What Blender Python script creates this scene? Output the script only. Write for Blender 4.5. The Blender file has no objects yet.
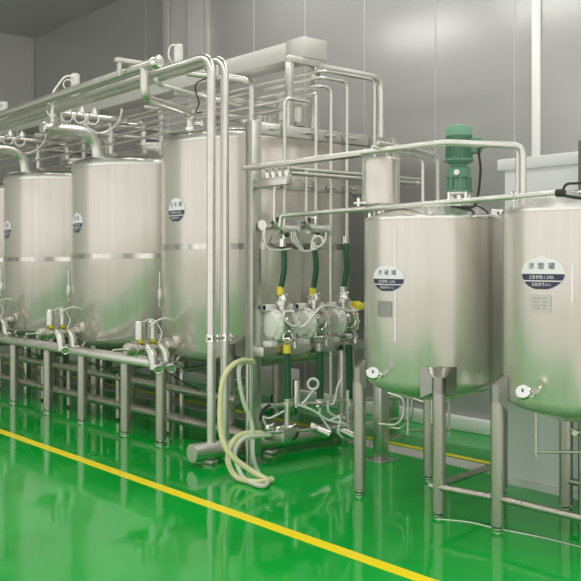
import bpy, bmesh, math, random
from mathutils import Vector, Matrix
random.seed(4)
S = bpy.context.scene
COL = S.collection
PI = math.pi

# ------------------------------------------------------------------ camera
# The room's axes are the world's: +Y runs along the row of tanks, +X towards the back wall.
CAM_Z = 1.7
cam_d = bpy.data.cameras.new('camera')
cam = bpy.data.objects.new('camera', cam_d)
COL.objects.link(cam)
cam.location = (0, 0, CAM_Z)
cam.rotation_euler = (PI / 2, 0, math.radians(-40))
cam_d.sensor_width = 36
cam_d.lens = 36 * 920 / 581
cam_d.shift_y = -(290.5 - 262) / 581
cam_d.clip_start = 0.05
cam_d.clip_end = 100
S.camera = cam

# ------------------------------------------------------------------ light
world = bpy.data.worlds.new('world')
S.world = world
world.use_nodes = True
wn = world.node_tree.nodes
wn['Background'].inputs[0].default_value = (1.0, 0.985, 0.945, 1)
wn['Background'].inputs[1].default_value = .75
S.view_settings.view_transform = 'Standard'
S.view_settings.look = 'None'
S.view_settings.gamma = 1
S.view_settings.use_curve_mapping = False
S.view_settings.exposure = 0.7
LAMP = 9.3            # strength of the ceiling panels

# ------------------------------------------------------------------ survey helper: a pixel met with a real plane
CK, SK = math.cos(math.radians(40)), math.sin(math.radians(40))
def at(u, v, X=None, Y=None, Z=None, D=None):
    k = (u - 290.5) / 920; h = (262 - v) / 920
    if X is not None: D = X / (CK * k + SK)
    elif Y is not None: D = Y / (CK - SK * k)
    elif Z is not None: D = (Z - CAM_Z) / h
    return Vector((D * (CK * k + SK), D * (CK - SK * k), CAM_Z + h * D))

# ------------------------------------------------------------------ materials
def mat(name, color, rough=0.5, metal=0.0, spec=0.5, coat=0.0, trans=0.0):
    m = bpy.data.materials.new(name); m.use_nodes = True
    b = m.node_tree.nodes['Principled BSDF']
    b.inputs['Base Color'].default_value = (*color, 1)
    b.inputs['Roughness'].default_value = rough
    b.inputs['Metallic'].default_value = metal
    b.inputs['Specular IOR Level'].default_value = spec
    b.inputs['Coat Weight'].default_value = coat
    b.inputs['Coat Roughness'].default_value = 0.05
    b.inputs['Transmission Weight'].default_value = trans
    return m

def nodes(m):
    return m.node_tree.nodes, m.node_tree.links, m.node_tree.nodes['Principled BSDF']

def noise(m, scale_vec, scale, detail=3, coord='Object'):
    n, l, b = nodes(m)
    tc = n.new('ShaderNodeTexCoord'); mp = n.new('ShaderNodeMapping'); nz = n.new('ShaderNodeTexNoise')
    mp.inputs['Scale'].default_value = scale_vec
    nz.inputs['Scale'].default_value = scale; nz.inputs['Detail'].default_value = detail
    l.new(tc.outputs[coord], mp.inputs['Vector']); l.new(mp.outputs[0], nz.inputs['Vector'])
    return nz

def ramp(m, src, stops):
    n, l, b = nodes(m)
    r = n.new('ShaderNodeValToRGB')
    e = r.color_ramp.elements
    e[0].position, e[0].color = stops[0][0], (*stops[0][1], 1)
    e[1].position, e[1].color = stops[-1][0], (*stops[-1][1], 1)
    for p, c in stops[1:-1]:
        x = e.new(p); x.color = (*c, 1)
    l.new(src.outputs[0], r.inputs[0])
    return r

def rough_range(m, src, lo, hi):
    n, l, b = nodes(m)
    mr = n.new('ShaderNodeMapRange')
    mr.inputs['From Min'].default_value = 0.3; mr.inputs['From Max'].default_value = 0.7
    mr.inputs['To Min'].default_value = lo; mr.inputs['To Max'].default_value = hi
    l.new(src.outputs[0], mr.inputs['Value']); l.new(mr.outputs[0], b.inputs['Roughness'])

def bump(m, src, strength, dist):
    n, l, b = nodes(m)
    bp = n.new('ShaderNodeBump'); bp.inputs['Strength'].default_value = strength; bp.inputs['Distance'].default_value = dist
    l.new(src.outputs[0], bp.inputs['Height']); l.new(bp.outputs[0], b.inputs['Normal'])

def brushed(name, lo, hi, r0, r1, stretch=(7, 7, 0.25), scale=2.0):
    m = mat(name, lo, r0, 1.0)
    nz = noise(m, stretch, scale, 4)
    c = ramp(m, nz, [(0.3, lo), (0.7, hi)] if 'band' not in name else [(.44, lo), (.56, hi)])
    n, l, b = nodes(m)
    l.new(c.outputs[0], b.inputs['Base Color'])
    rough_range(m, nz, r0, r1)
    return m

SHELL = brushed('brushed_tank_steel', (.66, .615, .57), (.74, .69, .64), .18, .24)
nodes(SHELL)[2].inputs['Metallic'].default_value = .55
LID = brushed('rolled_lid_steel', (.74, .73, .69), (.82, .81, .77), .18, .26, (1, 1, 1), 5)
BAND = brushed('polished_band_steel', (.28, .28, .25), (.70, .68, .63), .16, .24, (1.6, 1.6, .01), 1.4)
STEEL = brushed('pipe_steel', (.66, .645, .60), (.75, .735, .69), .28, .36, (1, 1, 1), 6)
nodes(STEEL)[2].inputs['Metallic'].default_value = .95
LEGST = brushed('leg_steel', (.44, .415, .365), (.53, .50, .45), .26, .34, (3, 3, .3), 6)
nodes(LEGST)[2].inputs['Metallic'].default_value = .85
FRAME = brushed('frame_steel', (.60, .59, .55), (.69, .68, .63), .28, .36, (3, 3, 1), 5)
TRUNK = mat('galvanised_trunk', (.60, .60, .56), .42, .55)
POLISH = mat('polished_steel', (.80, .79, .75), .10, 1)
PLATE = mat('etched_plate', (.33, .34, .31), .45, .6)
ETCH = mat('etched_plate_pale', (.56, .55, .50), .4, .8)
WHITE = mat('white_plastic', (.80, .80, .76), .4)
PUMPW = mat('pump_white', (.78, .78, .74), .45)
PUMPB = mat('aged_pump_white', (.66, .60, .50), .5)
TUBEW = mat('white_tubing', (.84, .84, .81), .35)
GREEN = mat('hose_green', (.022, .10, .045), .42)
MOTOR = mat('motor_green', (.12, .28, .175), .4)
MOTORD = mat('motor_cowl_green', (.18, .37, .25), .45)
YEL = mat('clamp_yellow', (.82, .70, .06), .45)
BLACK = mat('black_rubber', (.02, .02, .02), .5)
CREAM = mat('cream_hose', (.74, .73, .42), .45)
GREYH = mat('grey_hose', (.66, .70, .60), .45)
SIGNW = mat('sign_white', (.88, .88, .90), .35)
NAVY = mat('sign_navy', (.035, .035, .085), .4)
PAINT = mat('yellow_paint', (1.0, .82, .0), .35)
CURB = mat('white_curb', (.92, .92, .89), .4)
CABIN = mat('white_panel', (.86, .87, .87), .45)
CAPM = mat('panel_cap', (.84, .85, .84), .35, .1)
DARKP = mat('dark_grey_panel', (.13, .135, .125), .4)
TRIMW = mat('pale_trim', (.56, .56, .54), .4, .2)

FLOOR = mat('green_epoxy', (.004, .33, .045), .05, 0, .24)
nz = noise(FLOOR, (1, 1, 1), .9, 3)
c = ramp(FLOOR, nz, [(.35, (.002, .36, .035)), (.68, (.003, .45, .05))])
n_, l_, b_ = nodes(FLOOR); l_.new(c.outputs[0], b_.inputs['Base Color'])
nz2 = noise(FLOOR, (1, 1, 1), 3.2, 2)
bump(FLOOR, nz2, .035, .05)
rough_range(FLOOR, nz, .04, .09)

REFLECT = mat('pale_reflector_slab', (.78, .76, .71), .35)  # for the added out-of-view slab that the steel mirrors instead of green
WALL = mat('grey_cladding', (.45, .45, .44), .20, .3, .5)
nz = noise(WALL, (1, 1, 1), .6, 2)

WALLP = mat('pilaster_cladding', (.62, .62, .59), .3, .15, .5)
ENDW = mat('end_wall_cladding', (.60, .60, .57), .4, .1, .5)
CEIL = mat('ceiling_cladding', (.42, .42, .41), .35, .1, .5)
GRATE = mat('grating_grey', (.62, .60, .56), .5, .3)
n_, l_, b_ = nodes(GRATE)
ck = n_.new('ShaderNodeTexBrick'); tc = n_.new('ShaderNodeTexCoord')
ck.inputs['Scale'].default_value = 14; ck.inputs['Color1'].default_value = (.86, .84, .80, 1)
ck.inputs['Color2'].default_value = (.74, .72, .68, 1); ck.inputs['Mortar'].default_value = (.25, .28, .24, 1)
ck.inputs['Mortar Size'].default_value = .025
l_.new(tc.outputs['Object'], ck.inputs['Vector']); l_.new(ck.outputs[0], b_.inputs['Base Color'])
GLOW = bpy.data.materials.new('lamp_diffuser'); GLOW.use_nodes = True
b_ = GLOW.node_tree.nodes['Principled BSDF']
b_.inputs['Emission Color'].default_value = (1, .985, .94, 1); b_.inputs['Emission Strength'].default_value = LAMP

# ------------------------------------------------------------------ mesh builder
class MB:
    def __init__(self): self.bm = bmesh.new()
    def ring_sweep(self, rings, cap=True, close=False):
        vs = [[self.bm.verts.new(p) for p in r] for r in rings]
        n = len(vs[0]); m = len(vs)
        for i in range(m - (0 if close else 1)):
            a, b = vs[i], vs[(i + 1) % m]
            for j in range(n):
                self.bm.faces.new((a[j], a[(j + 1) % n], b[(j + 1) % n], b[j]))
        if cap and not close:
            self.bm.faces.new(list(reversed(vs[0]))); self.bm.faces.new(vs[-1])
        return self
    def tube(self, pts, r, bend=0.0, seg=10, close=False, r_end=None):
        P = [Vector(p) for p in pts]
        path = []
        if bend > 0 and len(P) > 2:
            path.append(P[0])
            for i in range(1, len(P) - 1):
                a, b, c = P[i - 1], P[i], P[i + 1]
                d1 = (a - b); d2 = (c - b)
                t = min(bend, d1.length * (.95 if i == 1 else .48), d2.length * (.95 if i == len(P) - 2 else .48))
                p1 = b + d1.normalized() * t; p2 = b + d2.normalized() * t
                for k in range(7):
                    s = k / 6
                    path.append((1 - s) ** 2 * p1 + 2 * s * (1 - s) * b + s * s * p2)
            path.append(P[-1])
        else: path = P
        n = len(path)
        rings = []; up = None
        for i in range(n):
            if close: t = path[(i + 1) % n] - path[i - 1]
            elif i == 0: t = path[1] - path[0]
            elif i == n - 1: t = path[-1] - path[-2]
            else: t = (path[i + 1] - path[i]).normalized() + (path[i] - path[i - 1]).normalized()
            t.normalize()
            if up is None:
                up = Vector((0, 0, 1)) if abs(t.z) < .9 else Vector((1, 0, 0))
            x = (up - t * up.dot(t)).normalized(); up = x
            y = t.cross(x)
            rr = r if r_end is None else r + (r_end - r) * i / (n - 1)
            rings.append([path[i] + x * rr * math.cos(2 * PI * j / seg) + y * rr * math.sin(2 * PI * j / seg) for j in range(seg)])
        return self.ring_sweep(rings, True, close)
    def spline(self, pts, r, seg=8, sub=8, close=False):
        P = [Vector(p) for p in pts]; n = len(P); out = []
        m = n if close else n - 1
        for i in range(m):
            p0 = P[i - 1] if (i > 0 or close) else P[0]; p1 = P[i]; p2 = P[(i + 1) % n]
            p3 = P[(i + 2) % n] if (close or i + 2 < n) else P[-1]
            for k in range(sub):
                t = k / sub
                out.append(.5 * ((2 * p1) + (p2 - p0) * t + (2 * p0 - 5 * p1 + 4 * p2 - p3) * t * t + (3 * p1 - p0 - 3 * p2 + p3) * t ** 3))
        if not close: out.append(P[-1])
        return self.tube(out, r, 0, seg, close)
    def coil(self, c, nrm, R, r, seg=8, n=24):
        nrm = Vector(nrm).normalized(); a = nrm.orthogonal().normalized(); b = nrm.cross(a); c = Vector(c)
        return self.tube([c + a * R * math.cos(2 * PI * i / n) + b * R * math.sin(2 * PI * i / n) for i in range(n)], r, 0, seg, True)
    def cyl(self, p0, p1, r, r2=None, seg=20):
        return self.tube([p0, p1], r, 0, seg, False, r2)
    def lathe(self, prof, origin=(0, 0, 0), axis=(0, 0, 1), seg=48):
        o = Vector(origin); z = Vector(axis).normalized(); x = z.orthogonal().normalized(); y = z.cross(x)
        rings = [[o + z * h + (x * math.cos(2 * PI * j / seg) + y * math.sin(2 * PI * j / seg)) * max(r, .0008) for j in range(seg)] for r, h in prof]
        return self.ring_sweep(rings, True)
    def box(self, lo, hi, rz=0, bev=0.0):
        lo = Vector(lo); hi = Vector(hi); c = (lo + hi) / 2; s = hi - lo
        t = bmesh.new(); bmesh.ops.create_cube(t, size=1)
        for v in t.verts: v.co = Vector((v.co.x * s.x, v.co.y * s.y, v.co.z * s.z))
        if bev > 0: bmesh.ops.bevel(t, geom=list(t.edges), offset=bev, segments=2, affect='EDGES', profile=.5)
        R = Matrix.Rotation(rz, 3, 'Z')
        mp = {}
        for v in t.verts: mp[v] = self.bm.verts.new(R @ v.co + c)
        for f in t.faces: self.bm.faces.new([mp[v] for v in f.verts])
        t.free(); return self
    def build(self, name, m, parent=None, smooth=True):
        me = bpy.data.meshes.new(name)
        bmesh.ops.recalc_face_normals(self.bm, faces=self.bm.faces)
        o = bpy.data.objects.new(name, me); COL.objects.link(o)
        if parent is not None:
            o.parent = parent
            off = Vector(parent.get('_o', (0, 0, 0)))
        else:
            zs = min(v.co.z for v in self.bm.verts)
            cx = sum(v.co.x for v in self.bm.verts) / len(self.bm.verts); cy = sum(v.co.y for v in self.bm.verts) / len(self.bm.verts)
            off = Vector((cx, cy, zs)); o.location = off
        o['_o'] = tuple(off)
        for v in self.bm.verts: v.co -= off
        self.bm.to_mesh(me); self.bm.free()
        me.materials.append(m)
        if smooth:
            for p in me.polygons: p.use_smooth = True
            try: me.set_sharp_from_angle(angle=math.radians(38))
            except Exception: pass
        return o

def tag(o, label, cat, group=None):
    o['label'] = label; o['category'] = cat
    if group: o['group'] = group
    return o
def thing(name, loc, label, cat, group=None):
    o = bpy.data.objects.new(name, None); COL.objects.link(o)
    o.empty_display_size = .1
    o.location = loc; o['_o'] = tuple(loc)
    return tag(o, label, cat, group)
def struct(o):
    o['kind'] = 'structure'; return o

def text_mesh(txt, size):
    cu = bpy.data.curves.new('lettering', 'FONT'); cu.body = txt; cu.size = size
    cu.align_x = 'CENTER'; cu.align_y = 'CENTER'; cu.resolution_u = 2
    o = bpy.data.objects.new('lettering', cu); COL.objects.link(o)
    dg = bpy.context.evaluated_depsgraph_get(); dg.update()
    me = bpy.data.meshes.new_from_object(o.evaluated_get(dg))
    bpy.data.objects.remove(o)
    return me

# ------------------------------------------------------------------ setting
XB, YE, ZC = 7.35, 16.2, 5.87
XN, YN = -3.0, -3.0
XG, YG = 1.7, 2.2       # green coating ends here; unseen pale slab added beyond to keep tank reflections pale
floor = struct(MB().box((XG, YG, -.1), (XB + .1, YE + .1, 0)).build('floor', FLOOR, None, False))
reflector = MB().box((XN, YN, -.1), (XG, YE + .1, 0)).box((XG, YN, -.1), (XB + .1, YG, 0)).build('floor_reflector', REFLECT, None, False); struct(reflector)
ceil = struct(MB().box((-4, -4, ZC), (XB + .1, YE + .1, ZC + .1)).build('ceiling', CEIL, None, False))
wb = struct(MB().box((XB, YN - .1, 0), (XB + .1, YE + .1, ZC)).build('wall_back', WALL, None, False))
we = struct(MB().box((XN, YE, 0), (XB, YE + .1, ZC)).build('wall_end', ENDW, None, False))
for y in (.4, 1.4, 2.4, 3.35, 4.35, 5.4, 6.4, 7.45, 8.48, 9.5, 12.2):
    MB().box((XB - .004, y - .006, .14), (XB, y + .006, ZC)).build('panel_joint', TRIMW, wb, False)
MB().box((XB - .03, 5.10, .14), (XB, 5.19, ZC), 0, .008).build('cover_strip', CURB, wb)
for x in (5.9, 4.7, 3.5, 2.3, 1.1, -.1):
    MB().box((x - .006, YE - .004, .14), (x + .006, YE, ZC)).build('panel_joint', TRIMW, we, False)
MB().box((XB - .05, YE - .05, .14), (XB, YE, ZC), 0, .01).build('corner_strip', TRIMW, we)
pil = MB().box((XB - .06, 10.47, .14), (XB, 11.55, ZC), 0, .01).build('trim_1', WALLP); struct(pil)
MB().box((XB - .11, 11.40, .14), (XB - .06, 11.56, ZC), 0, .01).build('edge_strip', TRIMW, pil)
MB().box((XB - .09, 10.88, .14), (XB - .06, 10.99, ZC), 0, .01).build('edge_strip', TRIMW, pil)
MB().box((XB - .09, 10.45, .14), (XB - .06, 10.52, ZC), 0, .01).build('edge_strip', TRIMW, pil)
struct(MB().box((XB - .10, YN, 0), (XB, YE, .14), 0, .015).build('baseboard_back', CURB))
struct(MB().box((XN, YE - .10, 0), (XB - .1, YE, .14), 0, .015).build('baseboard_end', CURB))
# floor markings and drain belong to the floor
MB().box((3.66, YG, 0), (3.755, YE - .1, .003)).build('painted_line', PAINT, floor, False)
MB().box((6.25, YG, 0), (6.325, YE - .1, .003)).build('painted_line', PAINT, floor, False)
gr = MB().box((5.98, 4.45, 0), (6.20, 13.5, .006)).build('drain_grating', GRATE, floor, False)
gr['label'] = 'grey perforated drain grating'
p = [at(437, 519, Z=.002), at(468, 522, Z=.002), at(499, 529, Z=.002), at(540, 537, Z=.002), at(581, 547, Z=.002), at(640, 562, Z=.002)]
MB().spline(p, .0035, 6).build('sealant_seam', CURB, floor)
for x in (.35, 2.6):
    struct(MB().box((x, YN, ZC - .012), (x + .03, YE, ZC)).build('trim_%d' % (2 if x < 1 else 3), TRIMW, None, False))

# ceiling lamps
k = 0
for x in (2.3, 6.3):
    for y in (.2, 2.9, 5.6, 8.3, 11.0)[:5 if x < 3 else 4]:
        t = thing('ceiling_light', (x, y, ZC), 'long white ceiling lamp panel above the hall', 'ceiling lamp', 'ceiling lamps')
        MB().box((x - .24, y - 1.0, ZC - .05), (x + .24, y + 1.0, ZC), 0, .01).build('lamp_housing', WHITE, t)
        MB().box((x - .21, y - .97, ZC - .056), (x + .21, y + .97, ZC - .05)).build('lamp_diffuser', GLOW, t, False)

# ------------------------------------------------------------------ tanks
def cyl_hit(u, v, cx, cy, r):
    d = at(u, v, D=1.0) - Vector((0, 0, CAM_Z))
    a = d.x ** 2 + d.y ** 2; b = -2 * (d.x * cx + d.y * cy); c = cx * cx + cy * cy - r * r
    s = (-b - math.sqrt(max(0, b * b - 4 * a * c))) / (2 * a)
    q = d * s + Vector((0, 0, CAM_Z))
    return math.atan2(q.y - cy, q.x - cx), q.z

def patch(parent, name, m, cx, cy, r, ang, z, fn, w, h, off, nx=20, ny=12):
    """a thin sheet bent round the shell; fn keeps the points of the outline"""
    mb = MB(); bm = mb.bm
    def pt(x, y, o): 
        a = ang + x / r
        return Vector((cx + (r + o) * math.cos(a), cy + (r + o) * math.sin(a), z + y))
    front = []; back = []
    rows = fn(w, h, nx, ny)
    F = [[bm.verts.new(pt(x, y, off)) for x, y in row] for row in rows]
    B = [[bm.verts.new(pt(x, y, off - .0022)) for x, y in row] for row in rows]
    for G in (F, B):
        for i in range(len(G) - 1):
            for j in range(len(G[0]) - 1):
                bm.faces.new((G[i][j], G[i][j + 1], G[i + 1][j + 1], G[i + 1][j]))
    n, mcol = len(F), len(F[0])
    for i in range(n - 1):
        for j in (0, mcol - 1): bm.faces.new((F[i][j], F[i + 1][j], B[i + 1][j], B[i][j]))
    for j in range(mcol - 1):
        for i in (0, n - 1): bm.faces.new((F[i][j], F[i][j + 1], B[i][j + 1], B[i][j]))
    return mb.build(name, m, parent, False)

def ell(y0, y1, inset=0.0):
    def f(w, h, nx, ny):
        rows = []
        for i in range(ny + 1):
            y = (y0 + (y1 - y0) * i / ny)
            hw = math.sqrt(max(1e-5, 1 - min(1, abs(y)) ** 2)) * (w / 2 - inset)
            rows.append([(-hw + 2 * hw * j / nx, y * (h / 2 - inset)) for j in range(nx + 1)])
        return rows
    return f
def rect(w, h, nx, ny):
    return [[(-w / 2 + w * j / nx, -h / 2 + h * i / ny) for j in range(nx + 1)] for i in range(ny + 1)]

def lettering(parent, m, txt, size, sx, cx, cy, r, ang, z, off):
    me = text_mesh(txt, size)
    for v in me.vertices:
        a = ang + v.co.x * sx / r
        v.co = Vector((cx + (r + off) * math.cos(a), cy + (r + off) * math.sin(a), z + v.co.y)) - Vector(parent['_o'])
    o = bpy.data.objects.new('lettering', me); COL.objects.link(o); o.parent = parent; o['_o'] = parent['_o']
    me.materials.clear(); me.materials.append(m)
    return o

def sign(t, cx, cy, r, u, v, w, h, l1, l2, l3):
    ang, z = cyl_hit(u, v, cx, cy, r)
    s = patch(t, 'oval_sign', SIGNW, cx, cy, r, ang, z, ell(-1, 1), w, h, .004)
    s['label'] = 'white oval sign with two dark bands'
    patch(s, 'sign_band', NAVY, cx, cy, r, ang, z, ell(-.42, -.03, .004), w, h, .0055)
    patch(s, 'sign_band', NAVY, cx, cy, r, ang, z, ell(-.97, -.50, .004), w, h, .0055)
    lettering(s, NAVY, '  '.join(l1), h * .215, 1.0, cx, cy, r, ang, z + h * .21, .006)
    lettering(s, SIGNW, l2, h * .125, .98, cx, cy, r, ang, z - h * .115, .0075)
    lettering(s, SIGNW, l3, h * .115, .98, cx, cy, r, ang, z - h * .33, .0075)

def gusset_leg(t, cx, cy, r, ang, z_top, z_leg, rl, out, name='leg'):
    """one leg with the folded gusset plate that ties it to the shell"""
    x = cx + (r + out) * math.cos(ang); y = cy + (r + out) * math.sin(ang)
    leg = MB().tube([(x, y, .035), (x, y, z_leg)], rl, 0, 20).build(name, LEGST, t)
    MB().lathe([(rl * .55, .0), (rl * .85, .004), (rl * .85, .014), (rl * .4, .02), (rl * .4, .036)], (x, y, 0), seg=20).build('levelling_foot', POLISH, leg)
    mb = MB(); bm = mb.bm
    w = rl * 2.7
    n = Vector((math.cos(ang), math.sin(ang), 0)); tg = Vector((-math.sin(ang), math.cos(ang), 0)); c = Vector((cx, cy, 0))
    def q(tx, o, z):
        a = ang + tx / r
        return Vector((cx + (r + o) * math.cos(a), cy + (r + o) * math.sin(a), z))
    # open chute: wide at the shell, closing on the leg's round
    top = [q(-w, .003, z_top), q(w, .003, z_top)]
    rim = []
    for k in range(9):
        b = -PI / 2 + PI * k / 8
        rim.append(Vector((x, y, 0)) + tg * (math.sin(b) * (rl + .002)) + n * (math.cos(b) * (rl + .002)))
    hi = [Vector((p.x, p.y, z_leg - .005 + .0 * i)) for i, p in enumerate(rim)]
    tl = [q(-w, .003, z_top).lerp(q(w, .003, z_top), k / 8) for k in range(9)]
    for k in range(9):
        tl[k] = q(-w + 2 * w * k / 8, .004, z_top)
    lo = [q(-w + 2 * w * k / 8, .004, z_leg - .15) for k in range(9)]
    lo2 = [Vector((p.x, p.y, z_leg - .11)) for p in rim]
    A = [bm.verts.new(p) for p in tl]; B = [bm.verts.new(p) for p in hi]
    for k in range(8): bm.faces.new((A[k], A[k + 1], B[k + 1], B[k]))
    C_ = [bm.verts.new(p) for p in lo2]
    for k in range(8): bm.faces.new((B[k], B[k + 1], C_[k + 1], C_[k]))
    L0 = bm.verts.new(lo[0]); L8 = bm.verts.new(lo[8])
    bm.faces.new((A[0], B[0], C_[0], L0)); bm.faces.new((A[8], B[8], C_[8], L8))
    bmesh.ops.solidify(bm, geom=list(bm.faces), thickness=.004)
    mb.build('gusset', FRAME, leg, True)
    return leg

def big_tank(cx, cy, zt, zband, label, sgn=None):
    r, zb = .95, .80
    t = thing('storage_tank', (cx, cy, 0), label, 'tank', 'tall storage tanks in a row')
    MB().lathe([(.05, zb - .13), (.45, zb - .10), (.8, zb - .04), (.92, zb + .015), (r, zb + .07), (r, zt - .09), (r - .004, zt - .085)], (cx, cy, 0), seg=96).build('shell', SHELL, t)
    MB().lathe([(r - .01, zt - .10), (r + .004, zt - .09), (r + .004, zt - .035), (r - .015, zt - .008), (r - .06, zt + .01), (.5, zt + .11), (.2, zt + .17), (.0, zt + .18)], (cx, cy, 0), seg=96).build('lid', LID, t)
    MB().lathe([(r - .01, zband - .028), (r + .003, zband - .027), (r + .003, zband + .027), (r - .01, zband + .028)], (cx, cy, 0), seg=96).build('weld_band', BAND, t)
    MB().lathe([(.22, zt + .10), (.22, zt + .22), (.24, zt + .225), (.24, zt + .25), (.1, zt + .28), (0, zt + .285)], (cx + .1, cy + .1, 0), seg=32).build('manhole', LID, t)
    for a in (218, 308, 38, 128):
        if cy < 8: gusset_leg(t, cx, cy, r, math.radians(a), zb + .22, zb + .16, .055, .045)
        else:
            x = cx + .74 * math.cos(math.radians(a)); y = cy + .74 * math.sin(math.radians(a))
            MB().cyl((x, y, 0), (x, y, zb - .02), .055, None, 20).build('leg', LEGST, t)
    # sight tube with its bracket on the side of the shell
    a = math.radians(157); x = cx + (r + .03) * math.cos(a); y = cy + (r + .03) * math.sin(a)
    sg = MB().tube([(x + .03, y, zb + .43), (x, y, zb + .45), (x, y, zb + .80)], .008, .02, 8).build('sight_tube', STEEL, t)
    MB().box((x - .02, y - .02, zb + .50), (x + .02, y + .02, zb + .63), a, .004).build('tube_bracket', FRAME, sg)
    MB().tube([(cx, cy, zb - .08), (cx, cy, .5), (cx - .6, cy, .46)], .03, .08, 12).build('drain_pipe', STEEL, t)
    if sgn: sign(t, cx, cy, r, *sgn)
    return t

TX = 5.75
TY = (7.40, 9.37, 11.30, 13.25)
big_tank(TX, TY[0], 2.93, 1.845, 'tall steel tank with oval sign just behind the pump frame', (176, 210, .29, .235, '热水罐', '主要参数:3,000L', '设备型号:R-1'))
big_tank(TX, TY[1], 2.85, 1.765, 'tall steel tank behind the twin drop pipes, second from the pump frame', (77, 223, .28, .235, '酸罐', '主要参数:3,000L', '设备型号:S-1'))
big_tank(TX, TY[2], 2.83, 1.735, 'tall steel tank third along from the pump frame', (7, 229.5, .28, .235, '碱罐', '主要参数:3,000L', '设备型号:J-1'))
big_tank(TX, TY[3], 2.80, 1.73, 'farthest tall steel tank, only a sliver showing at the picture edge')

def small_tank(cx, cy, zt, zb, name, label):
    r = .5
    t = thing(name, (cx, cy, 0), label, 'tank', 'small dosing tanks')
    MB().lathe([(.03, zb - .13), (.2, zb - .10), (.42, zb - .03), (.485, zb + .01), (r, zb + .05), (r, zt - .025), (r - .004, zt - .02)], (cx, cy, 0), seg=96).build('shell', SHELL, t)
    prof = [(r - .01, zt - .03), (r + .004, zt - .025), (r + .004, zt - .008), (r - .012, zt), (r - .05, zt + .012), (.3, zt + .065), (.12, zt + .10), (.0, zt + .105)]
    MB().lathe(prof, (cx, cy, 0), seg=96).build('lid', LID, t)
    for a in (225, 333 if name == 'alkali_tank' else 315, 45, 135):
        gusset_leg(t, cx, cy, r, math.radians(a), zb + .165, zb + .105, .045, .036)
    MB().tube([(cx, cy, zb - .10), (cx, cy, zb - .30)], .025, 0, 12).build('outlet', STEEL, t)
    return t

AX, AY = 5.09, 4.45          # alkali tank
BX, BY = 5.14, 3.25          # acid tank
ta = small_tank(AX, AY, 2.02, .83, 'alkali_tank', 'small steel tank on legs with a green motor on its lid')
tb = small_tank(BX, BY, 2.03, .82, 'acid_tank', 'small steel tank on legs cut by the picture edge, beside the motor tank')
sign(ta, AX, AY, .5, 387, 278.5, .29, .187, '浓碱罐', '主要参数:1,200L', '设备型号:J-1-2')
sign(tb, BX, BY, .5, 541.5, 273.5, .295, .20, '浓酸罐', '主要参数:1,200L', '设备型号:U-1')
a, z = cyl_hit(384.5, 309, AX, AY, .5)
pl = patch(ta, 'nameplate', PLATE, AX, AY, .5, a, z, rect, .135, .108, .005, 8, 2); pl['label'] = 'dark square nameplate'
a, z = cyl_hit(540.5, 303.5, BX, BY, .5)
pl = patch(tb, 'nameplate', ETCH, BX, BY, .5, a, z, rect, .135, .10, .005, 8, 2); pl['label'] = 'pale etched nameplate'
for q in range(4):
    for w_, dx in ((.05, -.025), (.03, .03)):
        patch(pl, 'etched_mark', PLATE, BX, BY, .5, a + dx / .5, z + .03 - .02 * q, rect, w_, .005, .0062, 4, 1)
for t, (cx, cy), u in ((ta, (AX, AY), 395.5), (tb, (BX, BY), 572.5)):
    a, z = cyl_hit(u, 285, cx, cy, .5)
    patch(t, 'sight_strip', POLISH, cx, cy, .5, a, z + .01 if t is tb else 1.54, rect, .007, .78 if t is ta else .22, .004, 1, 6)
# thermometers
def gauge(t, cx, cy, u, v, face):
    a, z = cyl_hit(u, v, cx, cy, .5)
    n = Vector((math.cos(a), math.sin(a), 0)); b = Vector((cx, cy, 0)) + n * .495; b.z = z
    f = Vector(face).normalized()
    tip = b + n * .09 + f * .03
    g = MB().tube([b, b + n * .045, tip + f * .02], .011, .03, 12).cyl(b, b + n * .03, .02).build('thermometer', POLISH, t)
    MB().lathe([(.0, -.012), (.038, -.012), (.046, -.006), (.046, .018), (.041, .022), (.041, .016)], tip, f, 32).build('dial_case', POLISH, g)
    d = MB().lathe([(0, .016), (.041, .016), (.041, .0175), (0, .0175)], tip, f, 32).build('dial_face', SIGNW, g)
    MB().box(tip + f * .0185 - Vector((.004, .004, .014)), tip + f * .0195 + Vector((.004, .004, .014))).build('dial_needle', NAVY, g)
gauge(ta, AX, AY, 382, 375, (-.55, -.55, .6))
gauge(tb, BX, BY, 534, 393.5, (-.80, -.25, .55))
# braces
def leg_xy(cx, cy, deg, out=.528): return (cx + out * math.cos(math.radians(deg)), cy + out * math.sin(math.radians(deg)))
f1 = leg_xy(AX, AY, 225); r1 = leg_xy(AX, AY, 333); l1 = leg_xy(AX, AY, 135); k1 = leg_xy(AX, AY, 45)
f2 = leg_xy(BX, BY, 225); r2 = leg_xy(BX, BY, 315); l2 = leg_xy(BX, BY, 135); k2 = leg_xy(BX, BY, 45)
MB().cyl((*f1, .21), (*r1, .21), .024).build('brace', LEGST, ta)
MB().cyl((f1[0] - .03, f1[1] + .05, .20), (l2[0], l2[1], .20), .024).build('brace', LEGST, tb)
MB().cyl((*l2, .20), (*f2, .20), .024).build('brace', LEGST, tb)
MB().cyl((*k2, .20), (*r2, .20), .024).build('brace', LEGST, tb)
# lifting lug on the motor tank
p = at(492, 217, X=AX + .32)
mb = MB(); bm = mb.bm
a = math.atan2(p.y - AY, p.x - AX)
lx, ly = AX + .46 * math.cos(a), AY + .46 * math.sin(a)
MB().box((lx - .045, ly - .012, 2.0), (lx + .045, ly + .012, 2.085), math.radians(-40), .008).build('lifting_lug', LID, ta)
bm.free()
MB().cyl((lx, ly - .016, 2.055), (lx - .0, ly - .008, 2.055), .012).build('lug_hole', BLACK, ta)
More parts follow.
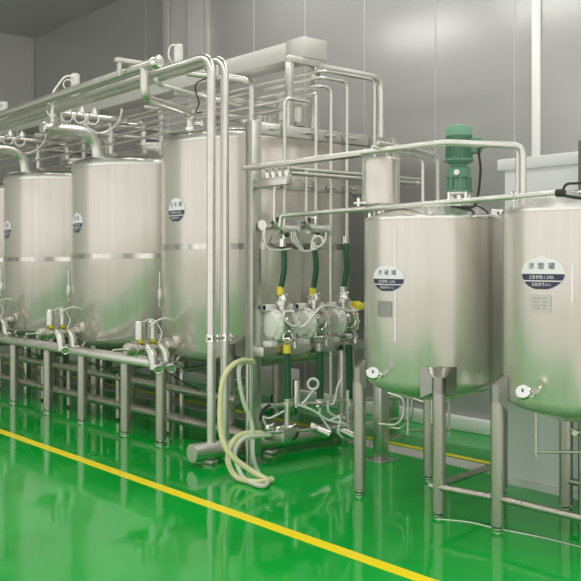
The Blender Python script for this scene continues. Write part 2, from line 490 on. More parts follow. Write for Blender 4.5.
# manhole cover and handwheel ring on the acid tank
MB().lathe([(.20, .0), (.20, .05), (.215, .052), (.215, .075), (.17, .10), (0, .115)], (BX + .16, BY + .02, 2.06), seg=48).build('manhole', LID, tb)
MB().tube([(BX - .06, BY + .12, 2.14), (BX - .02, BY + .12, 2.20), (BX + .2, BY - .1, 2.21), (BX + .3, BY - .2, 2.2)], .009, .03, 8).build('manhole_handle', BLACK, tb)
for k in range(6):
    a = 2 * PI * k / 6 + .3
    MB().lathe([(.014, 0), (.014, .035), (.02, .036), (.02, .055), (0, .06)], (BX + .16 + .2 * math.cos(a), BY + .02 + .2 * math.sin(a), 2.11), seg=12).build('clamp_knob', POLISH, tb)
# outlet pipe under the acid tank
o = MB().tube([at(583, 385, D=5.85), at(583, 455, D=5.85), at(583, 530, D=5.85)], .024, 0, 12).build('outlet_pipe', STEEL, tb)
p = at(579, 432, D=5.82)
MB().cyl(p - Vector((.05, .0, 0)), p + Vector((.05, 0, 0)), .02).cyl(p, p + Vector((-.09, .02, .03)), .008).build('valve', POLISH, o)
MB().tube([at(536, 408, D=6.1), at(536, 457, D=6.1)], .013, 0, 10).cyl(at(536, 452, D=6.1), at(583, 452, D=5.95), .010).build('overflow_pipe', STEEL, tb)

# green geared motor
MX, MY = at(459, 200, D=6.62).x, at(459, 200, D=6.62).y
g = thing('agitator_motor', (MX, MY, 2.08), 'green geared agitator motor standing on the small tank lid', 'motor')
base = MB().lathe([(.085, 2.185), (.085, 2.20), (.02, 2.201), (.02, 2.23)], (MX, MY, 0), seg=32).box((MX - .11, MY - .11, 2.07), (MX + .11, MY + .11, 2.11), 0, .004)
base.build('stand', STEEL, g)
for k in range(4):
    a = PI / 4 + k * PI / 2 + .5
    MB().cyl((MX + .085 * math.cos(a), MY + .085 * math.sin(a), 2.07), (MX + .085 * math.cos(a), MY + .085 * math.sin(a), 2.20), .013, None, 12).build('stand_post', POLISH, g)
MB().cyl((MX, MY, 2.06), (MX, MY, 2.2), .022).build('shaft', POLISH, g)
gb = MB().lathe([(.095, 2.20), (.095, 2.215), (.075, 2.22), (.072, 2.30), (.088, 2.305), (.088, 2.37), (.06, 2.385), (.06, 2.40), (.108, 2.425), (.108, 2.44), (.085, 2.447)], (MX, MY, 0), seg=40)
for k in range(8):
    a = 2 * PI * k / 8
    c0 = Vector((MX + .082 * math.cos(a), MY + .082 * math.sin(a), 0))
    gb.box(c0 + Vector((-.008, -.008, 2.21)), c0 + Vector((.008, .008, 2.31)), a)
gb.build('gearbox', MOTOR, g)
pv = Vector((MX - .08, MY - .05, 2.335)); MB().cyl(pv, pv + Vector((-.022, -.012, 0)), .02).build('oil_plug', SIGNW, g)
mb = MB().lathe([(.085, 2.44), (.085, 2.60), (.08, 2.605)], (MX, MY, 0), seg=40)
for k in range(30):
    a = 2 * PI * k / 30
    c0 = Vector((MX + .088 * math.cos(a), MY + .088 * math.sin(a), 0))
    mb.box(c0 + Vector((-.009, -.002, 2.45)), c0 + Vector((.009, .002, 2.595)), a)
mb.build('finned_body', MOTOR, g)
MB().lathe([(.088, 2.60), (.094, 2.605), (.094, 2.66), (.085, 2.675), (.05, 2.685), (0, 2.687)], (MX, MY, 0), seg=40).build('fan_cowl', MOTORD, g)
d = Vector((CK, -SK, 0))
c0 = Vector((MX, MY, 2.54)) + d * .115
tbx = MB().box(c0 - Vector((.045, .055, .06)), c0 + Vector((.045, .055, .05)), math.radians(-40), .01).build('terminal_box', MOTOR, g)
s = c0 + d * .045
cable = [s, s + d * .03 + Vector((0, 0, -.01)), at(479, 150, D=6.55), at(480.5, 170, D=6.55), at(478, 195, D=6.55), at(474, 206, D=6.45), Vector(at(465, 207, D=6.4)), at(450, 207, D=6.4)]
MB().spline(cable, .009).build('cable', BLACK, g)
MB().spline([at(440, 207, D=6.4), at(455, 208.5, D=6.4), at(470, 208, D=6.4), at(478, 206, D=6.4), at(487, 212, D=6.4), at(489, 216, D=6.4)], .006).build('cable', BLACK, g)

# small vessel on three legs on the lid
VX, VY = at(381, 200, D=6.83).x, at(381, 200, D=6.83).y
v = thing('metering_vessel', (VX, VY, 2.04), 'small upright steel vessel on stub legs above the motor tank', 'vessel')
MB().lathe([(.02, 2.115), (.13, 2.118), (.141, 2.13), (.141, 2.455), (.13, 2.468), (.02, 2.475)], (VX, VY, 0), seg=48).build('body', SHELL, v)
for k in range(3):
    a = math.radians(220 + 120 * k)
    MB().cyl((VX + .10 * math.cos(a), VY + .10 * math.sin(a), 2.03), (VX + .10 * math.cos(a), VY + .10 * math.sin(a), 2.12), .016).build('leg', POLISH, v)
MB().lathe([(.03, 2.03), (.03, 2.06), (.045, 2.065), (.045, 2.085), (.03, 2.09), (.03, 2.12)], (VX, VY, 0), seg=24).build('outlet', POLISH, v)
q = Vector((VX - .13, VY + .02, 2.14))
tp = MB().cyl(q, q + Vector((-.07, .06, -.01)), .010).cyl(q + Vector((-.045, .04, -.03)), q + Vector((-.045, .04, .03)), .013).build('tap', POLISH, v)
MB().cyl(q + Vector((-.05, .045, .02)), q + Vector((-.09, .09, .075)), .005).build('tap_lever', NAVY, tp)

# ------------------------------------------------------------------ rack under the tall tanks
rk = thing('support_rack', (4.6, 10.5, 0), 'long low steel rack of posts and rails in front of the tall tanks', 'rack')
MB().box((4.555, 7.30, .70), (4.645, 14.6, .78), 0, .02).build('front_beam', STEEL, rk)
MB().box((4.76, 7.30, .70), (4.82, 14.6, .76), 0, .01).build('rear_beam', FRAME, rk)
for y in (7.365, 8.02, 8.93, 9.76, 10.69, 11.7, 12.7):
    lg = MB().cyl((4.6, y, .035), (4.6, y, .70), .052, None, 24).build('leg', LEGST, rk)
    MB().lathe([(.04, 0), (.058, .004), (.058, .014), (.02, .02), (.02, .036)], (4.6, y, 0), seg=20).build('levelling_foot', POLISH, lg)
for y in (7.5, 8.6, 9.5, 10.4, 11.6):
    MB().box((4.64, y - .03, .70), (4.80, y + .03, .75), 0, .01).build('cross_member', FRAME, rk)
for z, r_, y0 in ((.46, .038, 6.62), (.17, .05, 6.45)):
    MB().cyl((4.93, y0, z), (4.93, 14.6, z), r_, None, 20).build('lower_rail', LEGST, rk)
for y in (7.75, 8.75, 9.9, 10.6, 11.9):
    MB().cyl((4.93, y, .03), (4.93, y, .50), .03, None, 14).build('rail_post', LEGST, rk)
# drain lines and small stubs between the rails, each its own pipe
labs = ['thin pipe stub', 'short drain pipe']
for i, (y, x) in enumerate(((7.85, 5.15), (8.5, 5.3), (9.7, 5.25), (10.15, 5.2), (11.7, 5.2))):
    tag(MB().tube([(x, y, .0), (x, y, .60), (x + .35, y + .02, .62)], .024, .05, 12).build('drain_pipe', STEEL), 'short bent drain pipe standing under the tall tanks behind the rack', 'pipe', 'drain pipes under the tanks')

# valve manifolds on the front of each tall tank
def manifold(y, z, label):
    x1 = 4.85
    t = thing('valve_manifold', (4.6, y, z), label, 'valve', 'valve manifolds on the tall tanks')
    MB().cyl((4.33, y, z), (x1, y, z), .06, None, 20).lathe([(.055, 0), (.09, .002), (.09, .04), (.055, .042)], (4.76, y, z), (1, 0, 0), 24).lathe([(.06, 0), (.075, .002), (.075, .02), (.06, .022)], (4.41, y, z), (1, 0, 0), 24).build('body_pipe', STEEL, t)
    h = MB().cyl((4.33, y, z), (4.18, y - .005, z + .0), .014, None, 12).build('drain_stub', STEEL, t)
    MB().cyl((4.315, y, z), (4.335, y, z), .05, None, 16).build('end_cap', POLISH, h)
    for dx in (4.50, 4.64):
        e = MB().tube([(dx, y - .02, z + .02), (dx, y - .17, z + .02), (dx + .01, y - .19, z - .18)], .044, .13, 16).build('elbow', STEEL, t)
        c0 = Vector((dx + .03, y - .235, z - .175))
        MB().lathe([(.0, -.018), (.042, -.016), (.05, -.005), (.05, .012), (.04, .018), (.034, .012), (.0, .012)], c0, (-.45, -.86, -.25), 24).build('clamp', STEEL, e)
        a_ = MB().lathe([(.048, .09), (.048, .25), (.04, .26), (.0, .262)], (dx - .04, y - .02, z), seg=20).build('actuator', STEEL, t)
        MB().lathe([(.025, .055), (.028, .06), (.034, .062), (.034, .088), (.02, .09)], (dx - .04, y - .02, z), seg=20).build('yellow_collar', YEL, a_)
    for dx in (4.41, 4.54, 4.70):
        MB().cyl((dx, y - .06, z + .07), (dx, y + .05, z + .07), .009, None, 10).build('clamp_bolt', POLISH, t)
    pts = []
    for k in range(15):
        b = math.radians(140 - 190 * k / 14)
        pts.append(Vector((4.70 + .22 * math.cos(b), y - .08, z + .06 + .22 * math.sin(b))))
    pts += [Vector((4.80, y - .10, z - .16))]
    MB().spline(pts, .010, 8, 3).build('air_hose', TUBEW, t)
    MB().spline([(4.47, y - .04, z + .25), (4.58, y - .06, z + .27), (4.66, y - .08, z + .15), (4.62, y - .09, z + .05)], .007).build('air_hose', TUBEW, t)
    MB().spline([(4.68, y - .1, z - .2), (4.82, y - .2, z - .32), (5.0, y - .35, z - .42), (5.1, y - .5, z - .47)], .006).build('signal_cable', BLACK, t)
manifold(7.53, .885, 'steel valve manifold with twin yellow collared actuators nearest the drop pipes')
manifold(9.42, .92, 'steel valve manifold with twin actuators on the second tall tank')
manifold(11.25, .955, 'steel valve manifold half cut off by the picture edge')

# ------------------------------------------------------------------ header pipe on the floor and the overhead pipes
hp = thing('header_pipe', (5.2, 6.36, 0), 'thick horizontal steel header pipe lying low across the pump frame', 'pipe')
MB().cyl((4.27, 6.36, .115), (6.2, 6.36, .115), .078, None, 32).build('body', STEEL, hp)
MB().lathe([(0, -.02), (.05, -.015), (.078, 0), (.078, .01)], (6.2, 6.36, .115), (-1, 0, 0), 32).build('end_cap', STEEL, hp)
for x in (4.45, 5.1, 6.0):
    MB().box((x - .03, 6.29, 0), (x + .03, 6.43, .045), 0, .005).build('foot', FRAME, hp)
for u_, x, lab in ((209, 4.465, 'tall drop pipe bending from overhead, the outer one nearer the long rack'), (222, 4.605, 'tall drop pipe bending from overhead, the inner one nearer the pump frame')):
    t = thing('drop_pipe', (x, 6.36, .19), lab, 'pipe', 'twin drop pipes')
    MB().tube([(x, 6.36, .18), (x, 6.36, 3.44), (x, 16.0, 3.30)], .037, .16, 20).build('body', STEEL, t)
    MB().cyl((x - .06, 6.34, 1.06), (x + .07, 6.34, 1.06), .018, None, 12).lathe([(.037, -.03), (.046, -.03), (.046, .03), (.037, .03)], (x, 6.36, 1.06), seg=20).build('clamp', POLISH, t)
    MB().cyl((x + .05, 6.34, 1.03), (x + .05, 6.34, 1.09), .014, None, 12).build('sample_tap', POLISH, t)
t = thing('overhead_pipe', (4.30, 6.94, 3.4), 'thick overhead pipe with a capped end, ending short of the drop pipes', 'pipe')
MB().tube([(4.30, 6.93, 3.46), (4.30, 16.0, 3.33)], .045, 0, 20).build('body', STEEL, t)
MB().lathe([(0, -.02), (.05, -.018), (.062, 0), (.062, .04), (.045, .042)], (4.30, 6.93, 3.46), (0, 1, 0), 24).build('end_cap', POLISH, t)
MB().tube([(4.30, 7.16, 3.46), (4.30, 7.16, 3.17), (5.06, 7.56, 3.17), (5.06, 7.56, 2.90)], .042, .12, 18).build('branch', STEEL, t)
MB().lathe([(.042, -.03), (.058, -.028), (.058, .0), (.042, .002)], (5.06, 7.56, 3.02), seg=20).build('clamp', POLISH, t)
MB().lathe([(.042, -.03), (.055, -.028), (.055, .0), (.042, .002)], (5.06, 7.56, 3.13), seg=20).build('clamp', POLISH, t)
pv = Vector((5.06, 7.56, 3.06))
MB().cyl(pv, pv + Vector((.10, -.05, .0)), .016).cyl(pv + Vector((.10, -.05, -.02)), pv + Vector((.10, -.05, .03)), .02).build('handle', POLISH, t)
t = tag(MB().tube([at(154, 63, X=4.5), at(155, 84, X=4.5), at(205, 97.5, X=5.1), at(243, 106, X=5.45)], .022, .1, 14).build('branch_pipe', STEEL), 'thin bent pipe leaving the overhead pipes behind the drop pipes', 'pipe')
# bracket with a box that carries the overhead pipes
t = thing('pipe_bracket', (4.45, 7.0, 3.5), 'pale bracket with small box above the overhead pipe bend', 'bracket')
p = at(133, 59, X=4.36)
MB().box((4.18, p.y - .03, 3.53), (4.75, p.y + .03, 3.57), 0, .005).build('cross_bar', TRUNK, t)
MB().box((4.2, p.y - .02, 3.40), (4.23, p.y + .02, 3.53), 0, .003).build('bracket_leg', TRUNK, t)
p = at(178.5, 54, X=4.75)
pa = thing('pneumatic_actuator', p, 'slim white actuator standing above the overhead pipes before the pale pilaster', 'actuator')
MB().lathe([(0, -.16), (.02, -.158), (.02, -.09), (.042, -.088), (.042, .08), (.03, .09), (0, .092)], p, seg=20).build('body', WHITE, pa)
MB().spline([p + Vector((0, 0, .08)), p + Vector((-.07, .02, .07)), p + Vector((-.09, .03, -.02)), p + Vector((-.04, .01, -.12))], .008).build('air_hose', TUBEW, pa)
p = at(216, 70, X=4.70)
cl = thing('branch_clamp', p, 'small clamp valve under the overhead pipes beside the drop pipes', 'valve')
MB().cyl(p + Vector((-.12, 0, .0)), p + Vector((.12, 0, 0)), .022).cyl(p + Vector((0, 0, -.06)), p + Vector((0, 0, .05)), .03).build('body', STEEL, cl)
MB().spline([p + Vector((.05, -.05, -.03)), at(198, 82, X=4.9), at(196, 92, X=4.9), at(199, 103, X=4.9), at(196, 112, X=4.95), at(202, 112, X=4.95)], .007).build('cable', BLACK, cl)
tag(MB().tube([at(188, 73, X=5.1), at(244, 80, Y=7.0), at(252, 84, Y=7.0), at(252, 132, Y=7.0)], .035, .12, 16).build('riser_pipe', STEEL), 'bent pipe behind the drop pipes dropping onto the lid of the nearest tall tank', 'pipe')

# thick vent elbows over tanks two, three and four
for i, (y, lab) in enumerate(((9.30, 'thick vent elbow bending down into the second tall tank'), (11.22, 'thick vent elbow bending down into the third tall tank'), (13.2, 'thick vent elbow over the farthest tall tank'))):
    t = thing('vent_elbow', (5.0, y, 2.86), lab, 'pipe', 'vent elbows')
    zt = 2.85 - .02 * i
    MB().tube([(4.32, y, zt + .30), (4.98, y, zt + .30), (4.98, y, zt - .01)], .066, .28, 24).build('body', STEEL, t)
    MB().lathe([(.0, -.015), (.06, -.013), (.074, 0), (.074, .025), (.066, .027)], (4.32, y, zt + .30), (1, 0, 0), 24).build('end_cap', POLISH, t)
    MB().tube([(4.44, y, zt + .34), (4.44, y, 3.42)], .03, 0, 14).lathe([(.03, 0), (.045, .002), (.045, .03), (.03, .032)], (4.44, y, zt + .42), seg=16).build('riser', STEEL, t)

# pneumatic valve sets above the tanks
def valve_set(y, dz, label):
    t = thing('pneumatic_valve_set', (4.8, y, 3.3 + dz), label, 'valve', 'valve sets over the tanks')
    z = 3.42 + dz
    MB().cyl((4.62, y, z - .03), (5.65, y, z - .03), .042, None, 16).build('body_pipe', STEEL, t)
    MB().tube([(5.60, y, z - .03), (5.72, y, z - .03), (5.72, y, 2.95 + dz)], .035, .1, 14).build('drop', STEEL, t)
    MB().tube([(5.72, y + .02, z + .16), (5.98, y + .02, z + .16), (5.98, y + .02, 2.93 + dz)], .035, .1, 14).lathe([(.035, 0), (.055, .002), (.055, .04), (.035, .042)], (5.98, y + .02, 3.12 + dz), seg=16).build('drop', STEEL, t)
    MB().tube([(5.4, y + .2, 2.95 + dz), (5.4, y + .2, z)], .03, .1, 14).lathe([(.03, 0), (.05, .002), (.05, .04), (.03, .042)], (5.4, y + .2, 3.16 + dz), seg=16).build('drop', STEEL, t)
    for x in (4.70, 4.86, 5.02):
        MB().coil((x, y - .06, z - .06), (-.45, -.89, .0), .062, .011).build('hose_coil', TUBEW, t)
        MB().lathe([(.025, 0), (.045, .002), (.045, .05), (.02, .052), (.02, .08)], (x + .06, y, z), seg=16).build('valve_head', POLISH, t)
    MB().lathe([(.0, 0), (.05, .002), (.05, .27), (.03, .285), (0, .287)], (4.83, y, z + .16), seg=24).build('actuator', WHITE, t)
    MB().spline([(4.80, y - .03, z + .40), (4.68, y - .05, z + .38), (4.58, y - .06, z + .26), (4.52, y - .07, z + .16), (4.46, y - .08, z - .04), (4.62, y - .09, z - .17), (4.9, y - .09, z - .23), (5.15, y - .09, z - .20), (5.34, y - .07, z - .07), (5.40, y - .05, z + .1)], .012).build('air_hose', TUBEW, t)
    MB().spline([(4.9, y - .08, z - .14), (5.1, y - .1, z - .22), (5.3, y - .08, z - .1), (5.41, y - .05, z + .08)], .009).build('air_hose', TUBEW, t)
    MB().coil((4.72, y - .05, z + .30), (-.45, -.89, .1), .055, .008).build('hose_coil', TUBEW, t)
valve_set(9.55, -.03, 'pneumatic valve set with white hose coils over the second tall tank')
valve_set(11.55, -.08, 'pneumatic valve set with white hose coils over the third tall tank')

# ------------------------------------------------------------------ cable trunk and pipes behind
tr = thing('cable_trunk', (5.56, 6.3, 3.55), 'wide grey overhead cable trunk ending in a boxed end above the pump frame', 'cable trunk')
MB().box((5.43, 6.52, 3.56), (5.70, 16.1, 3.73), 0, .006).build('body', TRUNK, tr)
MB().box((5.42, 6.28, 3.55), (5.71, 6.53, 3.74), 0, .006).build('end_box', TRUNK, tr)
for x in (5.30, 5.61):
    MB().box((x - .03, 6.30, 2.86), (x + .03, 6.36, 3.55), 0, .004).build('post', FRAME, tr)
MB().box((5.27, 6.29, 3.49), (5.70, 6.36, 3.55), 0, .004).build('cross_bar', FRAME, tr)
for y in (8.40, 11.15, 12.55, 14.0, 14.9):
    pst = MB().box((6.82, y - .06, 0), (6.94, y + .06, 3.56), 0, .006).build('post', TRUNK, tr)
    MB().box((5.43, y - .03, 3.50), (6.93, y + .03, 3.56), 0, .004).build('arm', TRUNK, pst)

# five stacked service pipes: up from the pump frame, over, and back along the row
YS = 6.12
for i, (u, vt, zl, x0) in enumerate(((374.5, 80, 1.5, 5.50), (347, 82, 1.86, 5.47), (331, 88, .42, 5.44), (316, 94, 1.98, 5.41))):
    b = at(u, vt, Y=YS)
    lab = ['outermost thin service pipe rising highest from the pump frame', 'second service pipe from the outside, ending in a green hose', 'long service pipe running right down past the pumps', 'innermost bent service pipe feeding the second pump hose'][i]
    zz = b.z
    t = tag(MB().tube([(b.x, YS, zl), (b.x, YS, zz), (x0, YS, zz), (x0, 15.5, zz)], .016, .07, 12).build('service_pipe', STEEL), lab, 'pipe', 'service pipes of the pump frame')
b = at(284.5, 97.5, Y=YS)
tag(MB().tube([(b.x, YS, 1.98), (b.x, YS, b.z), (5.38, YS, b.z - .01), (5.38, 15.5, b.z - .06)], .016, .07, 12).build('service_pipe', STEEL), 'service pipe nearest the frame post, feeding the first pump hose', 'pipe', 'service pipes of the pump frame')
b = at(380.5, 68, Y=6.24)
tag(MB().tube([(5.6, 6.24, 3.47), (b.x, 6.24, 3.47), (b.x, 6.24, 2.90)], .036, .12, 16).build('conduit', STEEL), 'thick conduit from the trunk end down to the pump frame', 'conduit')
# box hung beneath the trunk
p = at(290, 112, Y=6.9)
jb = thing('hanging_canister', p, 'small steel canister hanging behind the first service pipes', 'canister')
MB().cyl(p + Vector((-.09, 0, -.10)), p + Vector((-.09, 0, .12)), .065).cyl(p + Vector((.09, 0, -.10)), p + Vector((.09, 0, .12)), .065).build('body', STEEL, jb)
MB().box(p + Vector((-.17, -.02, .12)), p + Vector((.17, .02, .15))).build('hanger', FRAME, jb)
MB().cyl(p + Vector((0, 0, .15)), Vector((p.x, p.y, 3.56)), .012).build('hanger_rod', FRAME, jb)
MB().box(p + Vector((.02, -.08, -.14)), p + Vector((.16, .08, -.10))).build('bracket', FRAME, jb)
# vertical pipes behind the tanks
for i, (x, y, zt) in enumerate(((6.55, 8.39, 3.34), (6.58, 10.34, 3.30), (6.78, 10.34, 3.42), (6.60, 12.3, 3.3))):
    t = thing('riser_pipe', (x, y, 0), 'vertical riser pipe with a clamp standing between and behind the tall tanks', 'pipe', 'riser pipes behind the tanks')
    MB().tube([(x, y, 0), (x, y, zt), (5.6, y + .02, zt)], .035, .12, 14).build('body', STEEL, t)
    MB().lathe([(.035, 0), (.055, .002), (.055, .04), (.035, .042)], (x, y, 3.05), seg=16).build('clamp', POLISH, t)
    MB().lathe([(.035, 0), (.055, .002), (.055, .04), (.035, .042)], (x, y, 2.9), seg=16).build('clamp', POLISH, t)

# ------------------------------------------------------------------ pump frame
fr = thing('pump_frame', (5.6, 6.2, 0), 'tall square tube frame holding the white pumps before the tall tank', 'frame')
X0, X1, YF = 4.79, 6.49, 6.20
def post(x, h=2.9):
    p_ = MB().box((x - .05, YF - .05, 0), (x + .05, YF + .05, h), 0, .006).build('post', FRAME, fr)
    MB().box((x - .09, YF - .09, 0), (x + .09, YF + .09, .012)).build('foot_plate', FRAME, p_)
post(X0); post(X1)
MB().box((X0 + .05, YF - .046, 2.79), (X1 + .05, YF + .04, 2.89), 0, .006).build('top_rail', FRAME, fr)
MB().box((X0 + .05, YF - .046, 2.33), (X1 - .05, YF + .0, 2.41), 0, .005).build('middle_rail', FRAME, fr)
MB().box((X0 - .02, YF - .16, .905), (X1 - .05, YF + .05, .985), 0, .006).build('shelf', FRAME, fr)
MB().box((5.80, YF - .03, .0), (5.87, YF + .04, .91), 0, .005).build('middle_post', FRAME, fr)
MB().box((X0 - .03, 5.72, 2.33), (X0 + .03, YF - .05, 2.40), 0, .005).build('bracket_arm', FRAME, fr)
MB().box((4.86, 5.88, .19), (5.03, YF - .05, .31), 0, .01).build('foot_box', FRAME, fr)
for x in (4.95, 5.35, 5.62, 5.9, 6.3):
    MB().cyl((x - .05, YF - .075, 2.84), (x + .05, YF - .075, 2.84), .012, None, 10).cyl((x - .04, YF - .075, 2.37), (x + .04, YF - .075, 2.37), .012, None, 10).build('pipe_clip', POLISH, fr)

# paired horizontal pipes and bracket clamps
for i, (y, z, x0, x1) in enumerate(((6.04, 2.50, 4.94, 6.72), (5.98, 2.455, 5.02, 6.60))):
    tag(MB().cyl((x0, y, z), (x1, y, z), .019, None, 14).lathe([(.019, 0), (.027, .002), (.027, .03), (.0, .032)], (x1, y, z), (1, 0, 0), 16).build('cross_pipe', STEEL), ['upper of two horizontal pipes crossing the pump frame behind the vessel', 'lower of two horizontal pipes crossing the pump frame behind the vessel'][i], 'pipe', 'horizontal pipes across the pump frame')
for i, y in enumerate((5.75, 5.83, 5.92, 6.0)):
    tag(MB().cyl((X0, y, 2.40), (X0, y, 2.475), .022, None, 14).lathe([(.022, 0), (.03, .002), (.03, .02), (.02, .022)], (X0, y, 2.42), seg=14).build('clip_stud', POLISH), 'small bright clamp stud on the bracket arm of the pump frame', 'clamp', 'clamp studs on the bracket arm')

# pipe from the frame over the motor tank into the acid tank
e = at(445, 142.5, X=4.63)
tag(MB().tube([(4.66, 6.13, 2.49), (4.66, 5.3, 2.49), (4.63, e.y, e.z), (4.99, 3.60, 2.455), (4.99, 3.60, 2.05)], .021, .07, 14).build('transfer_pipe', STEEL), 'upper long pipe passing before the green motor and bending down to the edge tank', 'pipe')
tag(MB().tube([(5.02, 3.66, 2.05), (5.02, 3.66, 2.45)], .017, 0, 12).lathe([(.02, 0), (.024, .002), (.024, .03), (.0, .035)], (5.02, 3.66, 2.44), seg=12).build('vent_pipe', STEEL), 'short vertical pipe beside the end of the upper long pipe', 'pipe')
tag(MB().box((4.60, 4.72, 2.462), (4.70, 6.13, 2.478), 0, .003).build('support_strip', FRAME), 'flat steel strip under the upper long pipe', 'strip')
# lower long pipe across both tank tops
s0 = Vector((4.85, 5.80, 2.085)); s1 = at(560, 193, X=4.66)
t = thing('lance_pipe', s0, 'lower long pipe crossing both small tank tops with a black end', 'pipe')
MB().tube([s0, s1], .019, 0, 14).tube([s0, s0 + Vector((-.03, .06, -.0)), s0 + Vector((-.03, .08, -.09))], .019, .03, 12).build('body', STEEL, t)
MB().cyl(s1 - Vector((0, -.02, 0)), s1 + Vector((0, -.025, 0)), .024).build('end_cap', BLACK, t)
MB().spline([s1 + Vector((0, -.02, -.012)), at(570, 196.5, X=4.67), at(581, 198, X=4.7), at(600, 198.5, X=4.75)], .010).build('hose', BLACK, t)
cp = at(514, 196, X=4.68)
MB().coil(cp, (0, 1, 0), .024, .007).tube([cp + Vector((0, 0, -.02)), cp + Vector((.01, .02, -.08)), cp + Vector((.03, .04, -.07))], .008, .02, 8).build('clip', POLISH, t)
# two little pipes dropping into the motor tank lid
for i, (u, vt, du) in enumerate(((423, 158, 372), (438, 155, 378))):
    d_ = 6.75 + .1 * i
    b = at(u, vt, D=d_)
    z0 = 2.03
    x_s = at(du, 152, Y=b.y).x
    tag(MB().tube([(x_s, b.y, b.z + .04), (b.x, b.y, b.z), (b.x, b.y, z0)], .014 + .002 * i, .05, 12).build('dosing_pipe', STEEL), ['slim dosing pipe dropping into the motor tank lid next to the vessel', 'slim dosing pipe dropping into the motor tank lid, the one closer to the motor'][i], 'pipe', 'dosing pipes into the motor tank')

# diaphragm pumps on the shelf
YP = 6.09
def pump(x, label, m2):
    t = thing('diaphragm_pump', (x, YP, .985), label, 'pump', 'white diaphragm pumps')
    z = 1.165
    for s in (-1, 1):
        c0 = Vector((x + s * .055, YP, z))
        ch = MB().lathe([(.05, 0), (.125, .004), (.14, .012), (.14, .03), (.125, .038), (.11, .048), (.10, .066), (.05, .074), (0, .076)], c0, (s, 0, 0), 32)
        for k in range(12):
            a = 2 * PI * k / 12
            ch.cyl(c0 + Vector((s * .004, .128 * math.cos(a), .128 * math.sin(a))), c0 + Vector((s * .046, .128 * math.cos(a), .128 * math.sin(a))), .011, None, 8)
        ch.build('chamber', PUMPW if (s < 0 or m2 is None) else m2, t)
        MB().box((x + s * .11 - .035, YP - .06, .985), (x + s * .11 + .035, YP + .06, 1.03), 0, .008).build('foot', PUMPW, t)
    MB().box((x - .055, YP - .075, z - .09), (x + .055, YP + .075, z + .09), 0, .012).build('centre_block', STEEL, t)
    MB().lathe([(.05, 0), (.05, .02), (.035, .022), (.035, .05), (.0, .052)], (x, YP - .075, z + .03), (0, -1, 0), 20).build('air_valve', POLISH, t)
    MB().coil((x, YP - .105, z - .0), (-.5, -.85, 0), .055, .009).build('clamp_ring', POLISH, t)
    MB().coil((x + .01, YP - .09, z + .07), (-.3, -1, .2), .045, .008).build('clamp_ring', POLISH, t)
    MB().cyl((x - .15, YP + .03, z + .15), (x + .15, YP + .03, z + .15), .026, None, 14).box((x - .15, YP, z + .12), (x - .10, YP + .06, z + .175), 0, .01).box((x + .10, YP, z + .12), (x + .15, YP + .06, z + .175), 0, .01).build('top_manifold', PUMPW, t)
    MB().lathe([(.05, .08), (.055, .085), (.055, .12), (.04, .125), (.04, .165), (.06, .168), (.06, .205), (.045, .21), (.035, .24), (.02, .26), (.02, .30)], (x, YP - .03, z), seg=24).build('outlet_head', STEEL, t)
    MB().cyl((x - .055, YP - .03, z + .235), (x + .055, YP - .03, z + .255), .013, None, 10).coil((x, YP, z + .225), (0, 0, 1), .05, .009).build('clamp', POLISH, t)
    MB().tube([(x - .12, YP - .02, z - .1), (x, YP - .07, z - .13), (x + .09, YP - .09, z - .11), (x + .09, YP - .09, z - .20)], .024, .05, 14).coil((x + .0, YP - .10, z - .1), (-.4, -.9, .2), .042, .010).build('suction_elbow', POLISH, t)
PX = (4.995, 5.36, 5.715)
pump(PX[0], 'white diaphragm pump beside the frame post', None)
pump(PX[1], 'white diaphragm pump in the middle of the shelf', PUMPB)
pump(PX[2], 'white diaphragm pump with a yellow part next to the motor tank', PUMPB)
p = at(358.5, 306, Y=YP - .02)
tag(MB().box(p - Vector((.075, .06, .035)), p + Vector((.06, .06, .03)), .2, .015).box(p - Vector((.075, .03, -.0)), p + Vector((.01, .03, .045)), .2, .01).build('yellow_cover', YEL), 'bright yellow cover on top of the pump next to the motor tank', 'cover')
# white tube looping across the pumps
MB_ = MB().spline([at(300, 322, Y=5.93), at(293, 326, Y=5.93), at(284, 319, Y=5.93), at(285, 312, Y=5.93), at(293, 312, Y=5.92), at(296, 320, Y=5.92), at(300, 327, Y=5.92), at(307, 323, Y=5.92), at(316, 312, Y=5.92), at(322, 306.5, Y=5.92), at(331, 306, Y=5.93), at(350, 311, Y=5.93), at(358, 310, Y=6.0)], .010)
tag(MB_.build('air_tube', TUBEW), 'white air tube looping across the front of the pumps', 'tube')

# green hoses above and below
def hose(pts, label, g, y0, y1, rr=.025):
    t = thing('hose', pts[-1], label, 'hose', g)
    MB().spline(pts, rr, 14).build('body', GREEN, t)
    a, b = Vector(pts[0]), Vector(pts[-1])
    if y0: MB().cyl(a + Vector((0, 0, -.035)), a + Vector((0, 0, .035)), .032).build('ferrule', y0, t)
    if y1: MB().cyl(b + Vector((0, 0, -.04)), b + Vector((0, 0, .03)), .031).cyl(b + Vector((0, 0, -.09)), b + Vector((0, 0, -.04)), .016).build('ferrule', y1, t)
hose([at(282.5, 243, Y=6.05), at(284, 255, Y=6.03), at(284, 270, Y=6.03), at(280.5, 290, Y=6.07)], 'green hose above the pump beside the frame post', 'green hoses above the pumps', POLISH, YEL)
hose([at(314, 246, Y=6.05), at(315.5, 258, Y=6.03), at(316, 270, Y=6.03), at(313, 291, Y=6.07)], 'green hose above the middle pump', 'green hoses above the pumps', POLISH, YEL)
hose([at(346, 240, Y=6.08), at(346, 255, Y=6.06), at(346.5, 270, Y=6.06), at(343, 290, Y=6.08)], 'green hose above the pump next to the motor tank', 'green hoses above the pumps', POLISH, POLISH)
